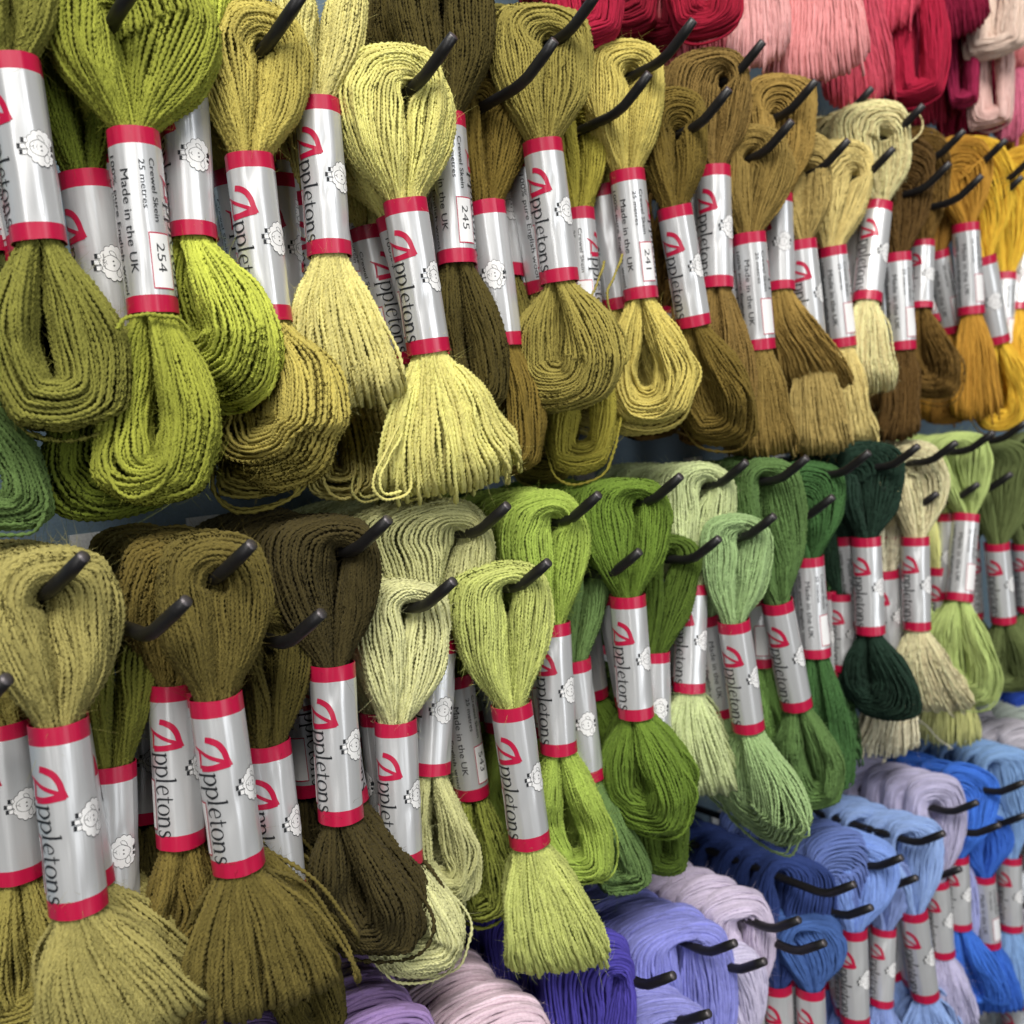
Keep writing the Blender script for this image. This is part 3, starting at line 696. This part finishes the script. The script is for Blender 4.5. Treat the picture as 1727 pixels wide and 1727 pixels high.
# ------------------------------------------------------------------ the reds and pinks hanging down from the row above
for (d, c, bx, by, ex, ey, w, st, Y) in (
    ('crimson wool skein tail above the mid olive loop', (156, 14, 50), 975, -215, 985, 78, 130, 'face', .292),
    ('dark ruby wool skein tail behind the crimson one', (128, 8, 36), 1040, -190, 1062, 62, 120, 'face', .318),
    ('blood red wool skein tail in deep shade above the straw khaki loop', (110, 6, 30), 1090, -190, 1110, 92, 120, 'face', .330),
    ('scarlet crimson wool skein tail hanging in front of the salmon ones', (146, 10, 42), 1180, -200, 1192, 62, 128, 'face', .288),
    ('dusty rose wool skein tail above the dim brown loop', (190, 92, 100), 1165, -170, 1175, 118, 150, 'fan', .322),
    ('blush pink wool skein tail beside the salmon one', (228, 152, 150), 1275, -195, 1270, 112, 110, 'fan', .300),
    ('salmon pink wool skein with a wide fanned tail', (230, 136, 136), 1366, -190, 1372, 136, 168, 'fan', .288),
    ('rose red wool skein tail behind the salmon fan', (188, 66, 86), 1420, -190, 1448, 178, 116, 'fan', .304),
    ('wine red wool skein tail in shade above the cream loop', (122, 10, 42), 1490, -160, 1490, 170, 120, 'fan', .322),
    ('coral red wool skein tail above the crimson tassel', (196, 62, 86), 1500, -250, 1492, 52, 96, 'fan', .296),
    ('bright crimson wool skein tail drawn to a rounded tassel', (158, 12, 50), 1535, -110, 1548, 172, 96, 'face', .288),
    ('burgundy wool skein tail beside the shell pink one', (128, 12, 50), 1598, -220, 1616, 60, 96, 'fan', .292),
    ('plum red wool skein tail with an open end loop', (142, 24, 66), 1608, -110, 1622, 178, 58, 'face', .304),
    ('shell pink wool skein with a curled tail', (226, 186, 170), 1680, -190, 1676, 98, 104, 'face', .284),
    ('pale peach wool skein tail hanging below the shell pink curl', (226, 172, 164), 1664, -70, 1672, 212, 72, 'face', .294),
    ('mauve pink wool skein tail at the picture edge', (198, 100, 128), 1704, -60, 1706, 232, 64, 'fan', .302),
    ('raspberry wool skein tail near the golden yellow loops', (138, 14, 48), 1640, -60, 1640, 235, 110, 'fan', .318),
    ('rosy brown wool skein tail at the corner of the picture', (214, 120, 122), 1735, -170, 1735, 105, 80, 'fan', .290),
    ('claret wool skein tail behind the mauve pink one', (120, 8, 36), 1735, -40, 1738, 262, 90, 'fan', .312),
    ('maroon wool skein tail behind the rounded tassel', (112, 8, 34), 1560, -100, 1575, 210, 110, 'fan', .325),
):
    ln = 185 if bx < 1300 else 165
    skein(d, c, (bx - 14, by - ln), (bx, by), None, (ex, ey, w), Y=Y, style=st, N=70, gap=.002, fine=True)

# ------------------------------------------------------------------ middle two rows of hooks: olives, sages, greens
skein('khaki olive wool skein with a long label and a tail swept sideways', (152, 143, 78), (98, 1215), (133, 1531), (84, 926, 182), (232, 1740, 268), hook=(142, 938), off=.020, style='fan', N=96, rot=69, curl=1.3, behind=5, bdesc='khaki olive|khaki olive one with the swept tail', hookdesc='black hook through the khaki olive loop')
skein('muted olive wool skein with a sheep label cut by the picture edge', (140, 130, 60), (8, 1215), (32, 1478), (-30, 960, 170), (45, 1740, 190), rot=90, Y=.304, style='face', N=84, hook=(12, 1145), off=.045, hookdesc='black hook cut by the picture edge')
skein('mossy green wool skein with a sheep label peeping from behind the long one', (106, 108, 34), (187, 1285), (195, 1560), (214, 1002, 118), (215, 1760, 150), rot=98, hook=(315, 1013), off=.050, Y=.298, style='face', hookdesc='black hook through the mossy green loop')
skein('bistre olive wool skein with a dim lettered label beside the tall one', (106, 92, 38), (291, 1150), (306, 1421), (292, 905, 150), (285, 1625, 130), rot=55, Y=.291, style='face')
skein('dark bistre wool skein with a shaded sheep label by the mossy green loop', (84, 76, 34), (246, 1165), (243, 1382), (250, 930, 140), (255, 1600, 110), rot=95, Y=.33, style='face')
skein('bronze olive wool skein with a teardrop loop and a full brush tail', (100, 89, 38), (363, 1172), (403, 1462), (364, 903, 156), (440, 1708, 262), hook=(425, 918), off=.020, style='fan', N=96, rot=56, curl=1.3, behind=5, bdesc='bronze olive|bronze olive one with the brush tail', hookdesc='black hook through the bronze olive teardrop loop')
skein('dark olive drab wool skein with a lettered label beside the dark brown one', (78, 70, 26), (450, 1250), (481, 1508), (480, 1008, 92), (540, 1735, 120), hook=(543, 1034), off=.040, Y=.290, style='face', hookdesc='black hook through the dark olive drab loop')
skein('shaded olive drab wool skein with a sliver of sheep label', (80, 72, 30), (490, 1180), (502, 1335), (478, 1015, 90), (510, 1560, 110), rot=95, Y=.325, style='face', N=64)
skein('dark umber wool skein with a banana shaped tail loop', (64, 56, 27), (560, 1118), (576, 1380), (540, 868, 166), (652, 1606, 172), hook=(655, 876), off=.026, style='face', rot=66, phi=12, gap=.0015, curl=1.25, Y=.281, N=84, behind=5, bdesc='dark umber|dark umber one with the banana tail', hookdesc='black hook through the dark umber loop')
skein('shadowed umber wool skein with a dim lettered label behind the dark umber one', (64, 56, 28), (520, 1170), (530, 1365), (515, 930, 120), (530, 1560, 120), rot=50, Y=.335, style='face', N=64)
skein('pale sage wool skein with a slit loop and straggling tail loops', (198, 198, 140), (667, 1213), (678, 1453), (676, 978, 146), (720, 1640, 170), hook=(765, 980), off=.026, rot=60, style='face', gap=.003, loose=7, curl=1.4, N=84, Y=.288, behind=1, bdesc='pale sage|pale sage one with the slit loop', hookdesc='black hook through the pale sage slit loop')
skein('greyed sage wool skein with a wide draped loop and a coiled tail', (180, 180, 122), (738, 1078), (727, 1302), (706, 846, 206), (752, 1512, 128), hook=(856, 852), off=.030, rot=88, style='face', gap=.0035, Y=.298, N=92, behind=5, bdesc='greyed sage|greyed sage one with the wide loop', hookdesc='black hook through the wide greyed sage loop')
skein('leaf olive wool skein with the label marked 543', (128, 136, 50), (766, 1135), (796, 1340), (770, 905, 130), (812, 1545, 110), rot=-84, num='543', Y=.312, style='face', N=70)
skein('lime wool skein with a wide flared brush tail over the indigo wool', (180, 188, 100), (862, 1185), (894, 1421), (838, 953, 152), (948, 1634, 176), hook=(925, 948), off=.022, style='fan', rot=64, N=92, Y=.280, hookdesc='black hook through the lime loop')
skein('vivid yellow green wool skein with an unravelling tail', (146, 168, 64), (930, 1049), (943, 1267), (906, 828, 134), (985, 1482, 132), hook=(1010, 834), off=.026, style='face', rot=64, gap=.003, loose=5, Y=.288, behind=4, bdesc='vivid yellow green|vivid yellow green one with the unravelling tail', hookdesc='black hook through the vivid yellow green loop')
skein('jade grey wool skein peeping out behind the vivid yellow green one', (96, 124, 66), (966, 1110), (990, 1312), (992, 912, 72), (1058, 1492, 110), rot=95, hook=(1079, 930), off=.034, Y=.304, style='face', hookdesc='black hook through the jade grey loop')
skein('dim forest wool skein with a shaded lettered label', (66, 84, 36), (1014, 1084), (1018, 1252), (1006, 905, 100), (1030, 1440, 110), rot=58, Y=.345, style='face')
skein('grass green wool skein with a bright label and a heavy rounded tail', (98, 124, 36), (1058, 1003), (1073, 1208), (1050, 808, 132), (1110, 1402, 150), hook=(1148, 803), off=.026, style='face', phi=25, gap=.002, rot=60, Y=.286, N=84, loose=4, behind=4, bdesc='grass green|grass green one with the heavy tail', hookdesc='black hook through the grass green loop')
skein('bottle olive wool skein wedged between the grass green and pale sage labels', (76, 98, 28), (1103, 1098), (1107, 1275), (1136, 903, 90), (1126, 1462, 80), hook=(1213, 908), off=.030, rot=100, Y=.298, style='face', hookdesc='black hook through the bottle olive loop')
skein('celadon wool skein with a blunt brush tail', (186, 198, 140), (1166, 985), (1162, 1166), (1172, 782, 120), (1186, 1338, 116), hook=(1259, 779), off=.026, style='fan', rot=58, Y=.298, behind=3, bdesc='celadon|celadon one with the blunt tail', hookdesc='black hook through the celadon loop')
skein('soft apple green wool skein with a full bell shaped tail', (142, 170, 112), (1237, 1045), (1263, 1229), (1240, 868, 104), (1292, 1412, 126), hook=(1306, 870), off=.022, style='face', phi=60, rot=58, Y=.284, N=84, behind=1, bdesc='soft apple green|soft apple green one with the bell tail', hookdesc='black hook through the soft apple green loop')
skein('spring green wool skein with a number box on its label', (116, 156, 76), (1279, 955), (1288, 1122), (1285, 790, 90), (1320, 1290, 84), rot=-30, Y=.302, style='face')
skein('fern green wool skein with a leaning label and a looped tail', (86, 116, 60), (1310, 1012), (1344, 1191), (1288, 776, 104), (1378, 1352, 112), hook=(1361, 772), off=.026, style='face', gap=.002, Y=.284, rot=58, curl=1.3, behind=2, bdesc='fern green|fern green one with the leaning label', hookdesc='black hook through the fern green loop')
skein('forest green wool skein with small print turned forward', (58, 96, 48), (1363, 938), (1376, 1106), (1372, 780, 102), (1395, 1330, 92), hook=(1405, 838), off=.026, rot=-84, Y=.290, style='face', behind=2, bdesc='forest green|forest green one with small print', hookdesc='black hook through the forest green loop')
skein('dark fern wool skein with a sliver of label beside the forest green one', (62, 98, 52), (1400, 995), (1406, 1140), (1410, 800, 80), (1412, 1290, 70), rot=100, Y=.312, N=84)
skein('blackish green wool skein with a lettered label and rounded tail', (30, 52, 40), (1460, 905), (1468, 1068), (1466, 746, 96), (1490, 1208, 118), hook=(1466, 763), off=.028, style='face', phi=20, rot=58, Y=.287, N=84, behind=2, bdesc='blackish green|blackish green one with the lettered label', hookdesc='black hook through the blackish green loop')
skein('deep bottle green wool skein beside the blackish green loop', (34, 58, 42), (1418, 1000), (1424, 1130), (1430, 830, 84), (1440, 1190, 80), hook=(1496, 822), off=.028, Y=.306, N=84, hookdesc='black hook through the deep bottle green loop')
skein('ivory wool skein with a lettered label and a brush tail', (230, 202, 156), (1543, 905), (1547, 1061), (1548, 744, 80), (1585, 1198, 116), hook=(1549, 752), off=.028, style='fan', rot=58, Y=.285, N=84, behind=2, bdesc='ivory|ivory one with the lettered label', hookdesc='black hook through the ivory loop')
skein('pale linen wool skein with a slack loop beside the ivory one', (232, 210, 172), (1492, 960), (1503, 1110), (1510, 838, 66), (1488, 1276, 100), hook=(1581, 832), off=.03, Y=.302, style='fan', N=70, ends=[(.006, (1533, 1203), (1560, 1222), (1582, 1246), (1606, 1262))], hookdesc='black hook through the slack linen loop')
skein('pale lime wool skein with small print facing out', (168, 186, 108), (1629, 867), (1618, 1014), (1618, 728, 84), (1640, 1190, 106), hook=(1613, 746), off=.028, rot=-80, Y=.286, style='face', loose=5, N=72, behind=2, bdesc='pale lime|pale lime one with small print', hookdesc='black hook through the pale lime loop')
skein('light chartreuse wool skein below the ivory tail', (202, 206, 128), (1585, 955), (1592, 1100), (1596, 830, 70), (1602, 1255, 100), hook=(1650, 816), off=.028, Y=.302, style='fan', N=70, hookdesc='black hook through the light chartreuse loop')
skein('grey green wool skein with a lettered label near the picture edge', (92, 104, 58), (1681, 914), (1693, 1049), (1690, 742, 96), (1708, 1165, 80), hook=(1676, 729), off=.028, rot=56, Y=.288, style='face', behind=1, bdesc='grey green|grey green one near the picture edge', hookdesc='black hook through the grey green loop')
skein('sage olive wool skein cut by the picture edge under dark hooks', (104, 116, 68), (1724, 915), (1734, 1030), (1722, 770, 84), (1738, 1150, 80), hook=(1706, 799), off=.028, Y=.296, rot=58, N=84, hookdesc='black hook by the edge below the golden yellow tails')
skein('dull sage wool skein behind the edge with its hook in view', (112, 124, 76), (1752, 880), (1760, 1000), (1745, 728, 84), (1765, 1120, 70), hook=(1730, 712), off=.028, Y=.292, N=84, hookdesc='black hook cut by the edge below the sunflower yellow skein')
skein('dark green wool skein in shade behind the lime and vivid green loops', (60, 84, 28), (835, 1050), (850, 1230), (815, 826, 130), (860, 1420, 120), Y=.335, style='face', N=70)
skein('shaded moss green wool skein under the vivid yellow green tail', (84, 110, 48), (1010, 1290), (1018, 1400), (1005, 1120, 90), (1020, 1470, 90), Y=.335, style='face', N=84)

# ------------------------------------------------------------------ lowest rows: violets and blues, seen from above
def low(d, c, top, T, B, bot, hook, Y, hd, n=5, cn=None, fr=None, **k):
    skein(d, c, T, B, top, bot, hook=hook, Y=Y, hookdesc=hd, behind=n, bdesc='%s|%s' % (cn, fr), ta=.0085, pitch=.0145, fine=True, N=k.pop('N', 50), **k)
low('indigo wool skein under the lime brush tail', (70, 62, 156), (985, 1572, 150), (1000, 1905), (1012, 2100), (1015, 2300, 130), (1136, 1645), .290, 'black hook through the indigo loop', 6, 'indigo', 'indigo one at the front of its hook', off=0.034)
low('periwinkle wool skein with a wide slack loop', (128, 132, 206), (1135, 1556, 178), (1160, 1850), (1172, 2040), (1180, 2230, 130), (1240, 1590), .300, 'black hook through the wide periwinkle loop', 5, 'periwinkle', 'wide periwinkle one', off=0.033)
low('light periwinkle wool skein low on its own hook', (136, 138, 208), (1120, 1690, 150), (1130, 1930), (1140, 2110), (1150, 2290, 120), (1196, 1709), .285, 'black hook through the light periwinkle loop', 2, 'light periwinkle', 'light periwinkle one', off=0.025)
low('pale lilac wool skein over the lettered label in the lower row', (192, 180, 208), (1232, 1508, 104), (1262, 1680), (1268, 1850), (1270, 2000, 120), (1348, 1551), .298, 'black hook through the pale lilac loop', 6, 'pale lilac', 'pale lilac one', off=0.035)
low('lilac wool skein on the hook just under the pale lilac one', (186, 180, 216), (1228, 1600, 96), (1245, 1770), (1250, 1930), (1255, 2090, 110), (1290, 1621), .292, 'black hook just under the pale lilac loop', 1, 'lilac', 'lilac one under the pale lilac loop', off=0.028)
low('pinkish white wool skein heap below the pale sage tails', (208, 180, 193), (826, 1690, 190), (850, 2000), (860, 2230), (865, 2440, 150), (985, 1745), .292, 'black hook of the pinkish white heap below the frame edge', 6, 'pinkish white', 'pinkish white one', off=0.030)
low('violet wool skein heap below the dark umber tail', (142, 116, 168), (630, 1705, 200), (660, 2040), (670, 2280), (675, 2500, 150), (790, 1830), .292, 'black hook of the violet heap below the frame edge', 6, 'violet', 'violet one', off=0.030)
low('deep purple wool skein heap below the swept khaki tail', (112, 92, 140), (470, 1830, 180), (480, 2120), (490, 2370), (495, 2600, 150), (630, 1900), .292, 'black hook of the deep purple heap below the frame edge', 5, 'deep purple', 'deep purple one', off=0.030)
low('navy wool skein beside the pale lilac one', (40, 58, 112), (1352, 1445, 124), (1310, 1655), (1318, 1810), (1322, 1950, 110), (1441, 1491), .298, 'black hook through the navy loop', 6, 'navy', 'navy one', off=0.042)
low('slate blue wool skein with a lettered label in the lower row', (60, 92, 152), (1368, 1545, 100), (1366, 1662), (1372, 1815), (1376, 1960, 110), (1391, 1590), .288, 'black hook through the slate blue loop', 3, 'slate blue', 'slate blue one', off=0.030)
low('steel blue wool skein in the heap between navy and mid blue', (92, 112, 172), (1402, 1398, 92), (1425, 1560), (1432, 1708), (1440, 1840, 100), (1470, 1530), .292, 'black hook through the steel blue loop', 4, 'steel blue', 'steel blue one', off=0.030)
low('mid blue wool skein with a tall lettered label', (112, 142, 212), (1462, 1408, 104), (1437, 1562), (1442, 1722), (1450, 1860, 110), (1521, 1446), .285, 'black hook through the mid blue loop', 4, 'mid blue', 'mid blue one', N=84, off=0.025)
low('greyed blue wool skein with a dim lettered label', (122, 142, 196), (1500, 1440, 76), (1490, 1562), (1486, 1692), (1500, 1830, 90), (1546, 1480), .296, 'black hook through the greyed blue loop', 2, 'greyed blue', 'greyed blue one', off=0.025)
low('cornflower wool skein with a leaning lettered label and a pale tail', (128, 156, 214), (1540, 1382, 84), (1539, 1530), (1560, 1678), (1572, 1790, 110), (1592, 1405), .286, 'black hook through the cornflower loop', 5, 'cornflower', 'cornflower one', style='fan', off=0.025)
low('lavender grey wool skein with a slim lettered label', (172, 168, 198), (1572, 1308, 84), (1578, 1480), (1589, 1608), (1606, 1730, 84), (1648, 1353), .291, 'black hook through the lavender grey loop', 6, 'lavender grey', 'lavender grey one', off=0.028)
low('royal blue wool skein with a twisted tail', (48, 104, 200), (1640, 1292, 84), (1612, 1440), (1618, 1562), (1668, 1690, 100), (1686, 1391), .288, 'black hook through the royal blue loop', 6, 'royal blue', 'royal blue one', style='face', off=0.030)
low('cobalt wool skein over the label turned to small print', (44, 96, 190), (1655, 1375, 84), (1657, 1472), (1668, 1592), (1676, 1700, 84), (1728, 1375), .291, 'black hook through the cobalt loop', 3, 'cobalt', 'cobalt one', rot=-84, off=0.026)
low('sky blue wool skein with a lettered label at the edge', (118, 154, 200), (1690, 1262, 86), (1702, 1442), (1704, 1566), (1712, 1690, 84), (1726, 1320), .292, 'black hook through the sky blue loop', 6, 'sky blue', 'sky blue one at the edge', off=0.036)
low('silver grey wool skein above the sky blue heap', (178, 174, 184), (1726, 1218, 86), (1745, 1380), (1748, 1500), (1755, 1620, 84), (1790, 1275), .294, 'black hook of the silver grey heap beyond the edge', 6, 'silver grey', 'silver grey one')
low('dusk blue wool skein on the small hook below the royal blue label', (150, 156, 206), (1602, 1445, 60), (1620, 1640), (1626, 1760), (1635, 1880, 84), (1620, 1465), .302, 'black hook just below the lavender grey loop', 1, 'dusk blue', 'dusk blue one', off=0.027)
low('ultramarine wool skein at the edge below the sage olive tails', (28, 62, 150), (1742, 1150, 90), (1765, 1300), (1770, 1420), (1775, 1540, 84), (1800, 1200), .300, 'black hook of the ultramarine heap beyond the edge', 5, 'ultramarine', 'ultramarine one at the edge', off=.026)
low('sage grey wool skein heap between the grey green tail and the silver grey heap', (150, 160, 152), (1712, 1186, 84), (1738, 1340), (1742, 1460), (1746, 1570, 84), (1775, 1240), .306, 'black hook of the sage grey heap beyond the edge', 4, 'sage grey', 'sage grey one')
low('ice grey wool skein hanging low at the corner', (190, 196, 206), (1728, 1470, 84), (1736, 1590), (1740, 1700), (1748, 1800, 84), (1780, 1520), .300, 'black hook of the ice grey skein at the corner', 3, 'ice grey', 'ice grey one at the corner', off=.026)
low('teal grey wool skein under the royal blue tail', (92, 128, 132), (1700, 1560, 76), (1706, 1680), (1710, 1790), (1716, 1890, 84), (1745, 1600), .310, 'black hook of the teal grey skein under the royal blue tail', 3, 'teal grey', 'teal grey one', off=.026)
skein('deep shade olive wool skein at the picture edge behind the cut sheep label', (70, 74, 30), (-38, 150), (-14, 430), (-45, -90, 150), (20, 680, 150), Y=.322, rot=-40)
skein('dark wine wool skein tail in shade beside the mid olive loop', (92, 8, 28), (940, -330), (950, -160), (935, -480, 110), (985, 58, 190), Y=.335, style='face', fine=True)
print('SKEINS', len([o for o in col.objects if o.name.startswith('wool_skein')]))
for s_ in STATS: print(s_)
